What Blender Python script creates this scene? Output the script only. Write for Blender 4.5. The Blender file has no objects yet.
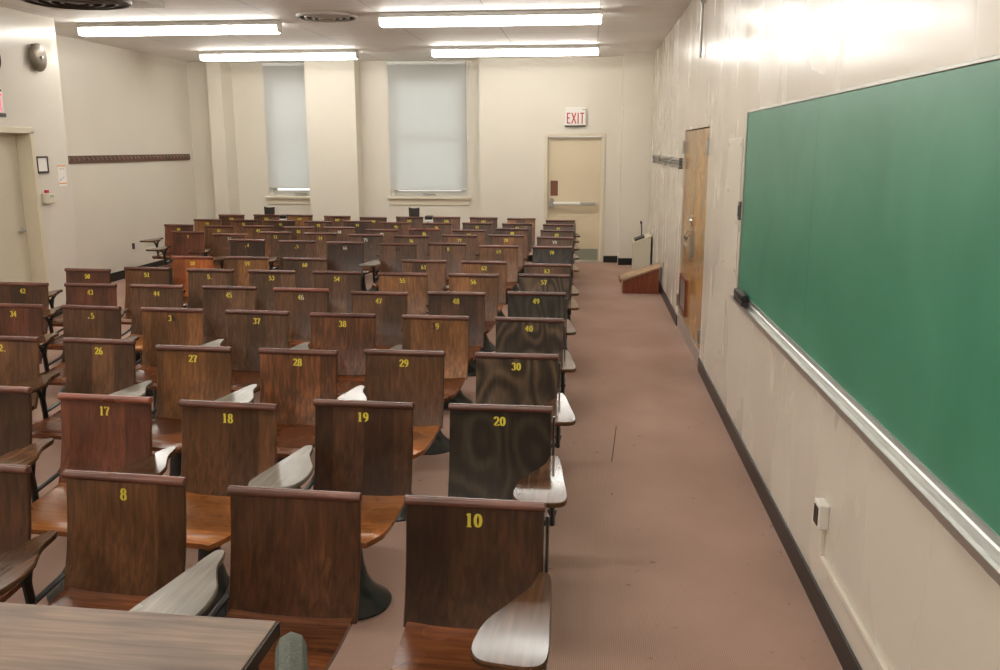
import bpy, bmesh, math, random
from mathutils import Vector, Matrix
random.seed(7)
S = bpy.context.scene
COL = S.collection
PI = math.pi

# ------------------------------------------------------------------ helpers
def new_bm(): return bmesh.new()

def obj(name, bm, mat, parent=None, loc=(0, 0, 0), smooth=False, label=None):
    me = bpy.data.meshes.new(name)
    bmesh.ops.recalc_face_normals(bm, faces=bm.faces)
    bm.to_mesh(me); bm.free()
    mats = mat if isinstance(mat, (list, tuple)) else [mat]
    for m in mats: me.materials.append(m)
    if smooth:
        for p in me.polygons: p.use_smooth = True
        try: me.set_sharp_from_angle(angle=math.radians(35))
        except Exception: pass
    o = bpy.data.objects.new(name, me); COL.objects.link(o)
    o.location = loc
    if parent is not None: o.parent = parent
    if label: o['label'] = label
    return o

def tag(o, label, cat, group=None, kind=None):
    o['label'] = label; o['category'] = cat
    if group: o['group'] = group
    if kind: o['kind'] = kind
    return o

def thing(name, label, cat, loc=(0, 0, 0), rz=0.0, group=None):
    o = bpy.data.objects.new(name, None); COL.objects.link(o)
    o.empty_display_size = .1
    o.location = loc; o.rotation_euler = (0, 0, rz)
    return tag(o, label, cat, group)

def struct(o, label=None):
    o['kind'] = 'structure'
    if label: o['label'] = label
    return o

def box(bm, x0, x1, y0, y1, z0, z1, bev=0.0, mi=0, seg=2):
    x0, x1 = min(x0, x1), max(x0, x1); y0, y1 = min(y0, y1), max(y0, y1); z0, z1 = min(z0, z1), max(z0, z1)
    m = Matrix.Translation(((x0+x1)/2, (y0+y1)/2, (z0+z1)/2)) @ Matrix.Diagonal((x1-x0, y1-y0, z1-z0, 1))
    r = bmesh.ops.create_cube(bm, size=1, matrix=m)
    fs = set(f for v in r['verts'] for f in v.link_faces)
    for f in fs: f.material_index = mi
    if bev > 0:
        es = list(set(e for v in r['verts'] for e in v.link_edges))
        q = bmesh.ops.bevel(bm, geom=es, offset=bev, segments=seg, profile=.5, affect='EDGES')
        for f in q['faces']: f.material_index = mi
    return r

def lathe(bm, prof, c=(0, 0, 0), n=24, axis='z', sx=1, sy=1, mi=0, loop=False):
    rings = []
    for r, z in prof:
        ring = []
        for k in range(n):
            a = 2*PI*k/n
            p = (r*math.cos(a)*sx, r*math.sin(a)*sy, z)
            if axis == 'x': p = (p[2], p[0], p[1])
            if axis == 'y': p = (p[0], p[2], p[1])
            ring.append(bm.verts.new((p[0]+c[0], p[1]+c[1], p[2]+c[2])))
        rings.append(ring)
    for a, b in zip(rings, rings[1:]+(rings[:1] if loop else [])):
        for k in range(n):
            f = bm.faces.new((a[k], a[(k+1) % n], b[(k+1) % n], b[k])); f.material_index = mi
    for ring in (() if loop else (rings[0], rings[-1])):
        f = bm.faces.new(ring); f.material_index = mi

def tube(bm, pts, ra, rb=None, n=8, up=(0, 0, 1), mi=0):
    """swept elliptical bar: ra sideways, rb along 'up'."""
    rb = rb or ra
    pts = [Vector(p) for p in pts]; up = Vector(up)
    rings = []
    for i, p in enumerate(pts):
        t = (pts[min(i+1, len(pts)-1)] - pts[max(i-1, 0)]).normalized()
        s = t.cross(up)
        if s.length < 1e-3: s = t.cross(Vector((1, 0, 0)))
        s.normalize(); u = s.cross(t).normalized()
        A = ra[i] if isinstance(ra, (list, tuple)) else ra
        B = rb[i] if isinstance(rb, (list, tuple)) else rb
        rings.append([bm.verts.new(p + s*A*math.cos(2*PI*k/n+PI/n) + u*B*math.sin(2*PI*k/n+PI/n)) for k in range(n)])
    for a, b in zip(rings, rings[1:]):
        for k in range(n):
            f = bm.faces.new((a[k], a[(k+1) % n], b[(k+1) % n], b[k])); f.material_index = mi
    for ring in (rings[0], rings[-1]):
        f = bm.faces.new(ring); f.material_index = mi

def catmull(pts, closed=True, sub=5):
    P = [Vector(p) for p in pts]; n = len(P); out = []
    rng = range(n) if closed else range(n-1)
    for i in rng:
        p0 = P[(i-1) % n] if closed or i > 0 else P[i]
        p1, p2 = P[i], P[(i+1) % n]
        p3 = P[(i+2) % n] if closed or i+2 < n else p2
        for k in range(sub):
            t = k/sub
            out.append(.5*((2*p1)+(p2-p0)*t+(2*p0-5*p1+4*p2-p3)*t*t+(3*p1-p0-3*p2+p3)*t**3))
    if not closed: out.append(P[-1])
    return out

def prism(bm, outline, z0, z1, bev=0.0, mi=0):
    """closed XY outline extruded in Z, rounded over at top and bottom."""
    levels = [(z0, bev), (z0+bev, 0), (z1-bev, 0), (z1, bev)] if bev else [(z0, 0), (z1, 0)]
    n = len(outline); cx = sum(p[0] for p in outline)/n; cy = sum(p[1] for p in outline)/n
    rings = []
    for z, ins in levels:
        ring = []
        for p in outline:
            d = Vector((cx-p[0], cy-p[1])); L = d.length or 1
            ring.append(bm.verts.new((p[0]+d.x/L*ins, p[1]+d.y/L*ins, z)))
        rings.append(ring)
    for a, b in zip(rings, rings[1:]):
        for k in range(n):
            f = bm.faces.new((a[k], a[(k+1) % n], b[(k+1) % n], b[k])); f.material_index = mi
    for ring in (rings[0], rings[-1]):
        f = bm.faces.new(ring); f.material_index = mi

def wall(bm, axis, pos, th, u0, u1, z0, z1, holes=()):
    """slab with rectangular openings; axis 'x': plane x=pos, u along y; th signed thickness."""
    us = sorted({u0, u1, *[h[i] for h in holes for i in (0, 1)]}); zs = sorted({z0, z1, *[h[i] for h in holes for i in (2, 3)]})
    us = [u for u in us if u0 <= u <= u1]; zs = [z for z in zs if z0 <= z <= z1]
    for a, b in zip(us, us[1:]):
        for c, d in zip(zs, zs[1:]):
            m = ((a+b)/2, (c+d)/2)
            if any(h[0] < m[0] < h[1] and h[2] < m[1] < h[3] for h in holes): continue
            if axis == 'x': box(bm, pos, pos+th, a, b, c, d)
            else: box(bm, a, b, pos, pos+th, c, d)
    bmesh.ops.remove_doubles(bm, verts=bm.verts, dist=1e-5)

# ------------------------------------------------------------------ materials
def mat(name, col, rough=.5, metal=0.0, spec=.5, coat=0.0, noise=None, bump=None, emit=None):
    m = bpy.data.materials.new(name); m.use_nodes = True
    nt = m.node_tree; b = nt.nodes['Principled BSDF']
    b.inputs['Base Color'].default_value = (*col, 1)
    b.inputs['Roughness'].default_value = rough; b.inputs['Metallic'].default_value = metal
    b.inputs['Specular IOR Level'].default_value = spec; b.inputs['Coat Weight'].default_value = coat
    b.inputs['Coat Roughness'].default_value = .12
    tc = nt.nodes.new('ShaderNodeTexCoord')
    if noise:
        scale, amt = noise[:2]
        mp = nt.nodes.new('ShaderNodeMapping'); mp.inputs['Scale'].default_value = noise[2] if len(noise) > 2 else (1, 1, 1)
        n = nt.nodes.new('ShaderNodeTexNoise'); n.inputs['Scale'].default_value = scale; n.inputs['Detail'].default_value = 5
        r = nt.nodes.new('ShaderNodeMapRange'); r.inputs[3].default_value = 1-amt; r.inputs[4].default_value = 1+amt
        r.inputs[1].default_value = .25; r.inputs[2].default_value = .75
        mx = nt.nodes.new('ShaderNodeMix'); mx.data_type = 'RGBA'; mx.blend_type = 'MULTIPLY'; mx.inputs[0].default_value = 1
        mx.inputs[6].default_value = (*col, 1)
        nt.links.new(tc.outputs['Object'], mp.inputs[0]); nt.links.new(mp.outputs[0], n.inputs[0])
        nt.links.new(n.outputs[0], r.inputs[0]); nt.links.new(r.outputs[0], mx.inputs[7]); nt.links.new(mx.outputs[2], b.inputs['Base Color'])
    if bump:
        scale, st = bump[:2]
        mp = nt.nodes.new('ShaderNodeMapping'); mp.inputs['Scale'].default_value = bump[2] if len(bump) > 2 else (1, 1, 1)
        n = nt.nodes.new('ShaderNodeTexNoise'); n.inputs['Scale'].default_value = scale; n.inputs['Detail'].default_value = 3
        bp = nt.nodes.new('ShaderNodeBump'); bp.inputs['Strength'].default_value = st; bp.inputs['Distance'].default_value = .01
        nt.links.new(tc.outputs['Object'], mp.inputs[0]); nt.links.new(mp.outputs[0], n.inputs[0])
        nt.links.new(n.outputs[0], bp.inputs['Height']); nt.links.new(bp.outputs[0], b.inputs['Normal'])
    if emit:
        b.inputs['Emission Color'].default_value = (*emit[0], 1); b.inputs['Emission Strength'].default_value = emit[1]
    return m

def wood(name, dark, mid, light, rough=.33, grain='z', plank=.14, plank_amt=.45, wavy=False, spec=.5, coat=.0, gscale=1.0):
    """varnished wood: stretched grain, glued-up staves of differing tone; a random offset per object."""
    m = bpy.data.materials.new(name); m.use_nodes = True
    nt = m.node_tree; N = nt.nodes.new; L = nt.links.new
    b = nt.nodes['Principled BSDF']
    tc = N('ShaderNodeTexCoord'); oi = N('ShaderNodeObjectInfo')
    sc = N('ShaderNodeVectorMath'); sc.operation = 'SCALE'; sc.inputs[0].default_value = (37.1, 11.3, 53.7); L(oi.outputs['Random'], sc.inputs['Scale'])
    ad = N('ShaderNodeVectorMath'); ad.operation = 'ADD'; L(tc.outputs['Object'], ad.inputs[0]); L(sc.outputs[0], ad.inputs[1])
    mp = N('ShaderNodeMapping')
    mp.inputs['Scale'].default_value = {'z': (38, 38, 2.4), 'y': (38, 2.4, 38), 'x': (2.4, 38, 38)}[grain]
    L(ad.outputs[0], mp.inputs[0])
    nz = N('ShaderNodeTexNoise'); nz.inputs['Scale'].default_value = 1.5*gscale; nz.inputs['Detail'].default_value = 7; nz.inputs['Distortion'].default_value = .6
    L(mp.outputs[0], nz.inputs[0])
    fac = nz.outputs[0]
    if wavy:
        mp2 = N('ShaderNodeMapping'); mp2.inputs['Scale'].default_value = (5.2, 1, 2.3); L(ad.outputs[0], mp2.inputs[0])
        cn = N('ShaderNodeTexNoise'); cn.inputs['Scale'].default_value = .8; cn.inputs['Detail'].default_value = 1.2; L(mp2.outputs[0], cn.inputs[0])
        mu = N('ShaderNodeMath'); mu.operation = 'MULTIPLY'; mu.inputs[1].default_value = 62; L(cn.outputs[0], mu.inputs[0])
        sn = N('ShaderNodeMath'); sn.operation = 'SINE'; L(mu.outputs[0], sn.inputs[0])
        m0 = N('ShaderNodeMapRange'); m0.inputs[1].default_value = -1; m0.inputs[2].default_value = 1; L(sn.outputs[0], m0.inputs[0])
        mm = N('ShaderNodeMix'); mm.inputs[0].default_value = .45; L(nz.outputs[0], mm.inputs[2]); L(m0.outputs[0], mm.inputs[3]); fac = mm.outputs[0]
    rp = N('ShaderNodeValToRGB'); e = rp.color_ramp.elements
    e[0].position = .22; e[0].color = (*dark, 1); e[1].position = .80; e[1].color = (*light, 1)
    k = e.new(.52); k.color = (*mid, 1); L(fac, rp.inputs[0])
    # staves
    sx = N('ShaderNodeSeparateXYZ'); L(ad.outputs[0], sx.inputs[0])
    dv = N('ShaderNodeMath'); dv.operation = 'DIVIDE'; dv.inputs[1].default_value = plank; L(sx.outputs['Y' if grain == 'x' else 'X'], dv.inputs[0])
    fl = N('ShaderNodeMath'); fl.operation = 'FLOOR'; L(dv.outputs[0], fl.inputs[0])
    wn = N('ShaderNodeTexWhiteNoise'); wn.noise_dimensions = '1D'; L(fl.outputs[0], wn.inputs['W'])
    mr = N('ShaderNodeMapRange'); mr.inputs[3].default_value = 1-plank_amt; mr.inputs[4].default_value = 1+plank_amt; L(wn.outputs['Value'], mr.inputs[0])
    mx = N('ShaderNodeMix'); mx.data_type = 'RGBA'; mx.blend_type = 'MULTIPLY'; mx.inputs[0].default_value = 1
    L(rp.outputs[0], mx.inputs[6]); L(mr.outputs[0], mx.inputs[7])
    # worn patches
    n2 = N('ShaderNodeTexNoise'); n2.inputs['Scale'].default_value = 3.2; n2.inputs['Detail'].default_value = 2; L(ad.outputs[0], n2.inputs[0])
    m2 = N('ShaderNodeMapRange'); m2.inputs[1].default_value = .3; m2.inputs[2].default_value = .7; m2.inputs[3].default_value = .72; m2.inputs[4].default_value = 1.3; L(n2.outputs[0], m2.inputs[0])
    mx2 = N('ShaderNodeMix'); mx2.data_type = 'RGBA'; mx2.blend_type = 'MULTIPLY'; mx2.inputs[0].default_value = 1
    L(mx.outputs[2], mx2.inputs[6]); L(m2.outputs[0], mx2.inputs[7]); L(mx2.outputs[2], b.inputs['Base Color'])
    rr = N('ShaderNodeMapRange'); rr.inputs[3].default_value = rough-.07; rr.inputs[4].default_value = rough+.1; L(n2.outputs[0], rr.inputs[0]); L(rr.outputs[0], b.inputs['Roughness'])
    b.inputs['Specular IOR Level'].default_value = spec; b.inputs['Coat Weight'].default_value = coat; b.inputs['Coat Roughness'].default_value = .15
    return m

M = {}
M['wall'] = mat('wall_paint', (.70, .65, .555), .42, noise=(1.2, .03), bump=(6, .12))
M['wall_gloss'] = mat('wall_gloss_paint', (.68, .63, .545), .19, spec=.2, noise=(1.2, .03), bump=(1.7, .2, (1, 1.3, .5)))
def patchy(m, lo, hi, sc):
    nt = m.node_tree; N = nt.nodes.new; L = nt.links.new
    tc = N('ShaderNodeTexCoord'); mp = N('ShaderNodeMapping'); mp.inputs['Scale'].default_value = sc; L(tc.outputs['Object'], mp.inputs[0])
    n = N('ShaderNodeTexNoise'); n.inputs['Scale'].default_value = 1.6; n.inputs['Detail'].default_value = 2.5; n.inputs['Distortion'].default_value = .3; L(mp.outputs[0], n.inputs[0])
    r = N('ShaderNodeMapRange'); r.inputs[1].default_value = .32; r.inputs[2].default_value = .68; r.inputs[3].default_value = lo; r.inputs[4].default_value = hi
    L(n.outputs[0], r.inputs[0]); L(r.outputs[0], nt.nodes['Principled BSDF'].inputs['Roughness'])
patchy(M['wall_gloss'], .15, .36, (1, 1.1, .4))
M['wall_door'] = mat('wall_paint_pale', (.68, .64, .56), .2, spec=.25, noise=(1.2, .03), bump=(4, .1, (1, 2, .4)))
M['ceiling_seam'] = mat('ceiling_seam', (.36, .33, .30), .8)
M['base'] = mat('black_rubber', (.012, .011, .010), .35)
M['door'] = mat('door_cream', (.66, .56, .39), .4, noise=(2, .03))
M['door_pale'] = mat('door_pale', (.62, .57, .45), .35, noise=(2, .03))
M['frame'] = mat('door_frame_paint', (.66, .59, .45), .4)
M['sash'] = mat('window_sash_paint', (.66, .64, .58), .4)
M['blind'] = mat('blind_fabric', (.82, .825, .80), .75, noise=(1.0, .03, (1, 1, .3)))
M['chrome'] = mat('chrome', (.75, .74, .72), .18, 1.0)
M['alu'] = mat('brushed_aluminium', (.62, .62, .60), .34, .9)
M['steel'] = mat('dull_steel', (.42, .41, .38), .4, .9)
M['bronze'] = mat('dull_bronze_hook', (.48, .42, .35), .45, .2)
M['switch'] = mat('dark_grey_metal', (.13, .125, .115), .4, .5)
M['kick'] = mat('kick_plate_steel', (.30, .31, .24), .4, .3)
M['iron'] = mat('cast_iron_enamel', (.013, .012, .011), .3, 0.0, .5, noise=(20, .3))
M['iron_base'] = mat('pedestal_enamel', (.022, .026, .025), .28, 0.0, .6, noise=(25, .4))
M['black'] = mat('black_plastic', (.012, .011, .011), .4)
M['dark_brown'] = mat('dark_brown_plastic', (.030, .022, .018), .45)
M['white'] = mat('white_enamel', (.78, .76, .70), .4)
M['lectern_white'] = mat('lectern_cream', (.63, .59, .47), .45)
M['yellow'] = mat('yellow_number_paint', (.72, .60, .06), .5)
M['pale'] = mat('silver_number_paint', (.62, .60, .50), .4)
M['inkdark'] = mat('dark_number_ghost', (.010, .008, .007), .5)
M['red'] = mat('red_sign_paint', (.55, .03, .04), .5)
M['sign_white'] = mat('sign_face', (.80, .78, .73), .45)
M['sign_red_lit'] = mat('lit_red_letters', (.75, .04, .08), .5, emit=((1, .10, .18), 1.4))
M['bell'] = mat('bell_bronze', (.16, .125, .085), .42, .35, noise=(9, .2))
M['rail_grey'] = mat('grey_rail_paint', (.33, .30, .27), .4, .2)
M['thread'] = mat('brown_thread', (.10, .065, .05), .8)
M['paper'] = mat('paper', (.82, .79, .74), .7)
M['orange_paper'] = mat('orange_print', (.75, .36, .12), .7)
M['ink'] = mat('printed_text', (.35, .34, .36), .7)
M['beige'] = mat('beige_plastic', (.64, .60, .47), .45)
M['brown_red'] = mat('brown_plate', (.16, .055, .03), .4)
M['frame_dark'] = mat('dark_frame', (.035, .025, .022), .4)
M['vent_dark'] = mat('vent_dark', (.014, .011, .010), .7)
M['vent_ring'] = mat('vent_ring', (.50, .47, .44), .5)
M['vent_white'] = mat('vent_white', (.52, .50, .46), .5)
M['brown_vent'] = mat('brown_metal_vent', (.085, .062, .052), .5, .2)
M['housing'] = mat('white_fixture_metal', (.74, .72, .68), .4)
M['lens'] = mat('lit_fluorescent_lens', (.9, .9, .88), .4, emit=((1.0,  .972, .905), 20.0))
M['glass'] = mat('window_glass', (.9, .95, .95), .03)
_b = M['glass'].node_tree.nodes['Principled BSDF']; _b.inputs['Transmission Weight'].default_value = 1.0; _b.inputs['IOR'].default_value = 1.1
M['greyfabric'] = mat('grey_green_fabric', (.105, .115, .095), .85, noise=(120, .35), bump=(300, .3))
M['metal_dark'] = mat('dark_metal', (.03, .03, .03), .4, .6)
M['oak_light'] = wood('oak_door_light', (0.2400, 0.1200, 0.0325), (0.4080, 0.2160, 0.0638), (0.5520, 0.3240, 0.1160), .17, plank=.9, plank_amt=.12)
M['lectern_wood'] = wood('red_lectern_wood', (0.0957, 0.0203, 0.0087), (0.1913, 0.0450, 0.0174), (0.2700, 0.0788, 0.0326), .35, grain='z', plank=.3, plank_amt=.1)
M['lectern_top'] = wood('worn_lectern_top', (0.2925, 0.1688, 0.0815), (0.4050, 0.2475, 0.1305), (0.5175, 0.3375, 0.1958), .45, grain='y', plank=.6, plank_amt=.08)
M['rack_wood'] = wood('coat_rack_wood', (0.0761, 0.0338, 0.0195), (0.1265, 0.0507, 0.0294), (0.1688, 0.0761, 0.0425), .4, grain='y', plank=2, plank_amt=.1)
M['laminate'] = wood('walnut_laminate', (0.1081, 0.0685, 0.0456), (0.1787, 0.1185, 0.0815), (0.2540, 0.1756, 0.1223), .42, grain='x', plank=5, plank_amt=.05, gscale=.9)
M['laminate_edge'] = mat('laminate_edge', (.028, .018, .013), .4)

# chair woods
M['dark'] = wood('chair_wood_dark', (0.0275, 0.0115, 0.0055), (0.0670, 0.0271, 0.0122), (0.1189, 0.0464, 0.0198))
M['brown'] = wood('chair_wood_brown', (0.0500, 0.0218, 0.0093), (0.1109, 0.0489, 0.0208), (0.1871, 0.0798, 0.0301))
M['golden'] = wood('chair_wood_golden', (0.0800, 0.0330, 0.0115), (0.1820, 0.0758, 0.0249), (0.3057, 0.1283, 0.0375))
M['mixed'] = wood('chair_wood_mixed', (0.0332, 0.0142, 0.0070), (0.1178, 0.0437, 0.0161), (0.2633, 0.0926, 0.0277), plank_amt=.6)
M['redwood'] = wood('chair_wood_red', (0.0479, 0.0151, 0.0078), (0.1045, 0.0324, 0.0156), (0.1599, 0.0520, 0.0247))
M['orange'] = wood('chair_wood_orange', (0.2511, 0.0605, 0.0139), (0.4269, 0.1148, 0.0255), (0.5901, 0.2055, 0.0465))
M['grey'] = wood('chair_wood_grey', (0.0516, 0.0234, 0.0112), (0.1064, 0.0516, 0.0257), (0.1803, 0.0915, 0.0453))
M['wavy'] = wood('chair_wood_wavy', (0.0262, 0.0155, 0.0085), (0.0679, 0.0422, 0.0245), (0.1503, 0.0978, 0.0564), plank=.9, plank_amt=.1, wavy=True)
M['wavydark'] = wood('chair_wood_wavy_dark', (0.0152, 0.0104, 0.0063), (0.0284, 0.0199, 0.0125), (0.0502, 0.0358, 0.0219), plank=.9, plank_amt=.1, wavy=True)
M['rail'] = wood('chair_rail_wood', (0.0700, 0.0285, 0.0190), (0.1300, 0.0532, 0.0380), (0.1900, 0.0855, 0.0646), .2, grain='x', plank=.8, plank_amt=.2)
M['railred'] = wood('chair_rail_red', (0.1320, 0.0399, 0.0247), (0.2200, 0.0684, 0.0432), (0.3080, 0.1026, 0.0679), .28, grain='x', plank=.8, plank_amt=.2)
M['seat'] = wood('chair_seat_wood', (0.0616, 0.0170, 0.0059), (0.1354, 0.0407, 0.0120), (0.2052, 0.0721, 0.0205), .25, grain='x', plank=.16, plank_amt=.3)
M['seat_orange'] = wood('chair_seat_orange', (0.1861, 0.0604, 0.0132), (0.3372, 0.1163, 0.0264), (0.4418, 0.1744, 0.0440), .28, grain='x', plank=.16, plank_amt=.25)
M['tablet'] = wood('tablet_wood', (0.0476, 0.0204, 0.0088), (0.0884, 0.0408, 0.0190), (0.1292, 0.0646, 0.0326), .11, grain='y', plank=.09, plank_amt=.2, spec=.2)
M['tablet_grey'] = wood('tablet_grey_worn', (0.1496, 0.1292, 0.1020), (0.1972, 0.1734, 0.1428), (0.2448, 0.2176, 0.1836), .22, grain='y', plank=.3, plank_amt=.08, spec=.28)

def carpet():
    m = bpy.data.materials.new('brown_carpet'); m.use_nodes = True
    nt = m.node_tree; N = nt.nodes.new; L = nt.links.new; b = nt.nodes['Principled BSDF']
    b.inputs['Roughness'].default_value = .95; b.inputs['Specular IOR Level'].default_value = .1
    tc = N('ShaderNodeTexCoord')
    big = N('ShaderNodeTexNoise'); big.inputs['Scale'].default_value = 1.1; big.inputs['Detail'].default_value = 4; L(tc.outputs['Object'], big.inputs[0])
    rp = N('ShaderNodeValToRGB'); rp.color_ramp.elements[0].position = .3; rp.color_ramp.elements[0].color = (.395, .26, .205, 1)
    rp.color_ramp.elements[1].position = .72; rp.color_ramp.elements[1].color = (.50, .335, .27, 1); L(big.outputs[0], rp.inputs[0])
    # woven rib grid
    wx = N('ShaderNodeTexWave'); wx.inputs['Scale'].default_value = 42; wx.bands_direction = 'X'; wx.inputs['Distortion'].default_value = .4
    wy = N('ShaderNodeTexWave'); wy.inputs['Scale'].default_value = 42; wy.bands_direction = 'Y'; wy.inputs['Distortion'].default_value = .4
    L(tc.outputs['Object'], wx.inputs[0]); L(tc.outputs['Object'], wy.inputs[0])
    mu = N('ShaderNodeMath'); mu.operation = 'MULTIPLY'; L(wx.outputs['Fac'], mu.inputs[0]); L(wy.outputs['Fac'], mu.inputs[1])
    r1 = N('ShaderNodeMapRange'); r1.inputs[3].default_value = .80; r1.inputs[4].default_value = 1.28; L(mu.outputs[0], r1.inputs[0])
    a = N('ShaderNodeMix'); a.data_type = 'RGBA'; a.blend_type = 'MULTIPLY'; a.inputs[0].default_value = 1; L(rp.outputs[0], a.inputs[6]); L(r1.outputs[0], a.inputs[7])
    # small dark spots
    sp = N('ShaderNodeTexNoise'); sp.inputs['Scale'].default_value = 17; sp.inputs['Detail'].default_value = 2; L(tc.outputs['Object'], sp.inputs[0])
    r2 = N('ShaderNodeMapRange'); r2.inputs[1].default_value = .70; r2.inputs[2].default_value = .76; r2.inputs[3].default_value = 1; r2.inputs[4].default_value = .6; L(sp.outputs[0], r2.inputs[0])
    c = N('ShaderNodeMix'); c.data_type = 'RGBA'; c.blend_type = 'MULTIPLY'; c.inputs[0].default_value = 1; L(a.outputs[2], c.inputs[6]); L(r2.outputs[0], c.inputs[7])
    L(c.outputs[2], b.inputs['Base Color'])
    bp = N('ShaderNodeBump'); bp.inputs['Strength'].default_value = .35; bp.inputs['Distance'].default_value = .004; L(mu.outputs[0], bp.inputs['Height']); L(bp.outputs[0], b.inputs['Normal'])
    return m
M['carpet'] = carpet()

def ceil_mat():
    m = bpy.data.materials.new('ceiling_panels'); m.use_nodes = True
    nt = m.node_tree; N = nt.nodes.new; L = nt.links.new; b = nt.nodes['Principled BSDF']
    b.inputs['Roughness'].default_value = .6; b.inputs['Specular IOR Level'].default_value = .3
    tc = N('ShaderNodeTexCoord'); mp = N('ShaderNodeMapping'); mp.inputs['Location'].default_value = (.92, -10.81+12.2, 0); L(tc.outputs['Object'], mp.inputs[0])
    br = N('ShaderNodeTexBrick'); br.offset = 0; br.inputs['Scale'].default_value = 1; br.inputs['Brick Width'].default_value = 1.22; br.inputs['Row Height'].default_value = 1.22
    br.inputs['Mortar Size'].default_value = .006; br.inputs['Mortar Smooth'].default_value = .3; br.inputs['Color1'].default_value = (.88, .86, .83, 1); br.inputs['Color2'].default_value = (.85, .83, .80, 1); br.inputs['Mortar'].default_value = (.50, .47, .44, 1)
    L(mp.outputs[0], br.inputs[0]); L(br.outputs['Color'], b.inputs['Base Color'])
    return m
M['ceil'] = ceil_mat()

def board_mat():
    m = bpy.data.materials.new('green_chalkboard'); m.use_nodes = True
    nt = m.node_tree; N = nt.nodes.new; L = nt.links.new; b = nt.nodes['Principled BSDF']
    tc = N('ShaderNodeTexCoord'); n = N('ShaderNodeTexNoise'); n.inputs['Scale'].default_value = 1.6; n.inputs['Detail'].default_value = 5; n.inputs['Distortion'].default_value = .8
    L(tc.outputs['Object'], n.inputs[0]); rp = N('ShaderNodeValToRGB')
    rp.color_ramp.elements[0].position = .3; rp.color_ramp.elements[0].color = (.038, .21, .122, 1); rp.color_ramp.elements[1].position = .75; rp.color_ramp.elements[1].color = (.066, .27, .168, 1)
    L(n.outputs[0], rp.inputs[0]); L(rp.outputs[0], b.inputs['Base Color']); b.inputs['Roughness'].default_value = .42; b.inputs['Specular IOR Level'].default_value = .5
    return m
M['board'] = board_mat()

# ------------------------------------------------------------------ room shell
H = 3.40; XR = 0.0; XD = -7.2; XL = -8.0; YB = 15.26; YREC = 15.62; YC = 10.19; YF = -2.5
bm = new_bm(); box(bm, XL-.3, XR+.2, YF-.2, YREC+.3, -.12, 0); struct(obj('floor', bm, M['carpet']))
bm = new_bm(); box(bm, XL-.3, XR+.2, YF-.2, YREC+.3, H, H+.12); struct(obj('ceiling', bm, M['ceil']))
CD = (7.78, 9.74, 0.0, 2.115)                                     # closet opening
bm = new_bm(); wall(bm, 'x', 0, .18, YF, YREC+.3, 0, H, [CD]); struct(obj('wall_right', bm, M['wall_gloss']))
DL = (8.52, 9.50, 0.0, 2.12)                                      # side door opening
bm = new_bm(); wall(bm, 'x', XD, -.3, YF, YC-.12, 0, H, [DL]); box(bm, XD-.82, XD, YC-.12, YC, 0, H); struct(obj('wall_left', bm, M['wall_door']))
bm = new_bm(); wall(bm, 'x', XL, -.2, YC-.1, YREC+.3, 0, H); struct(obj('wall_side', bm, M['wall']))
bm = new_bm(); wall(bm, 'y', YF, -.18, XL, XR, 0, H); struct(obj('wall_front', bm, M['wall']))
BD = (-1.70, -.80, 0.0, 2.12)
W1 = (-6.73, -5.60, 1.09, 3.12); W2 = (-4.50, -3.13, 1.09, 3.12)
bm = new_bm()
wall(bm, 'y', YREC, .25, -7.4, -2.8, 0, H, [W1, W2])
struct(obj('wall_back', bm, M['wall']))
bm = new_bm(); wall(bm, 'y', YB, .5, -2.87, -.48, 0, H, [BD]); struct(obj('wall_rear', bm, M['wall']))
for k, (a, c, y) in enumerate([(-5.87, -5.0, YB), (-7.55, -7.3, YB-.12), (-.48, -.001, 14.95), (-7.999, -7.55, YB+.1)]):
    bm = new_bm(); box(bm, a, c, y, YREC+.2, 0, H); struct(obj('wall_column', bm, M['wall']))

# baseboards
def base(name, *b):
    bm = new_bm(); box(bm, *b, bev=.003); struct(obj(name, bm, M['base']))
base('baseboard_right', -.012, 0, YF, CD[0]-.02, 0, .115)
base('baseboard_right', -.012, 0, CD[1]+.02, 14.95, 0, .115)
base('baseboard_back', -.49, -.013, 14.938, 14.95, 0, .115)
base('baseboard_back', -.79+.06, -.492, YB-.012, YB, 0, .115)
base('baseboard_back', -2.87, -1.76, YB-.012, YB, 0, .115)
base('baseboard_back', -5.87, -5.0, YB-.012, YB, 0, .115)
base('baseboard_back', -5.0, -2.87, YREC-.012, YREC, 0, .115)
base('baseboard_back', -7.3, -5.87, YREC-.012, YREC, 0, .115)
base('baseboard_left', XL, XL+.012, YC, YB, 0, .13)
base('baseboard_left', XD, XD+.012, YF, DL[0]-.06, 0, .115)
base('baseboard_left', XD, XD+.012, DL[1]+.06, YC, 0, .115)

# ------------------------------------------------------------------ back exit door
d = bpy.data.objects.new('door_1', None); COL.objects.link(d); d.location = (-1.25, YB, 0); struct(d, 'cream back door under the exit sign')
def part(name, bm, m, parent, smooth=False, label=None): return obj(name, bm, m, parent, smooth=smooth, label=label)
bm = new_bm()
for a, c in ((-.51, -.455), (.455, .51)): box(bm, a, c, -.025, .12, 0, 2.12, .004)
box(bm, -.51, .51, -.025, .12, 2.12, 2.175, .004); part('door_frame', bm, M['frame'], d)
bm = new_bm(); box(bm, -.447, .447, .075, .115, .012, 2.11, .003); part('door_leaf', bm, M['door'], d)
bm = new_bm(); box(bm, -.42, .42, .069, .075, .03, .225, .002); part('kick_plate', bm, M['kick'], d)
bm = new_bm(); box(bm, -.455, .455, -.03, .12, 0, .011, .003); part('threshold', bm, M['alu'], d)
pb = bpy.data.objects.new('panic_bar', None); COL.objects.link(pb); pb.parent = d
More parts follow.
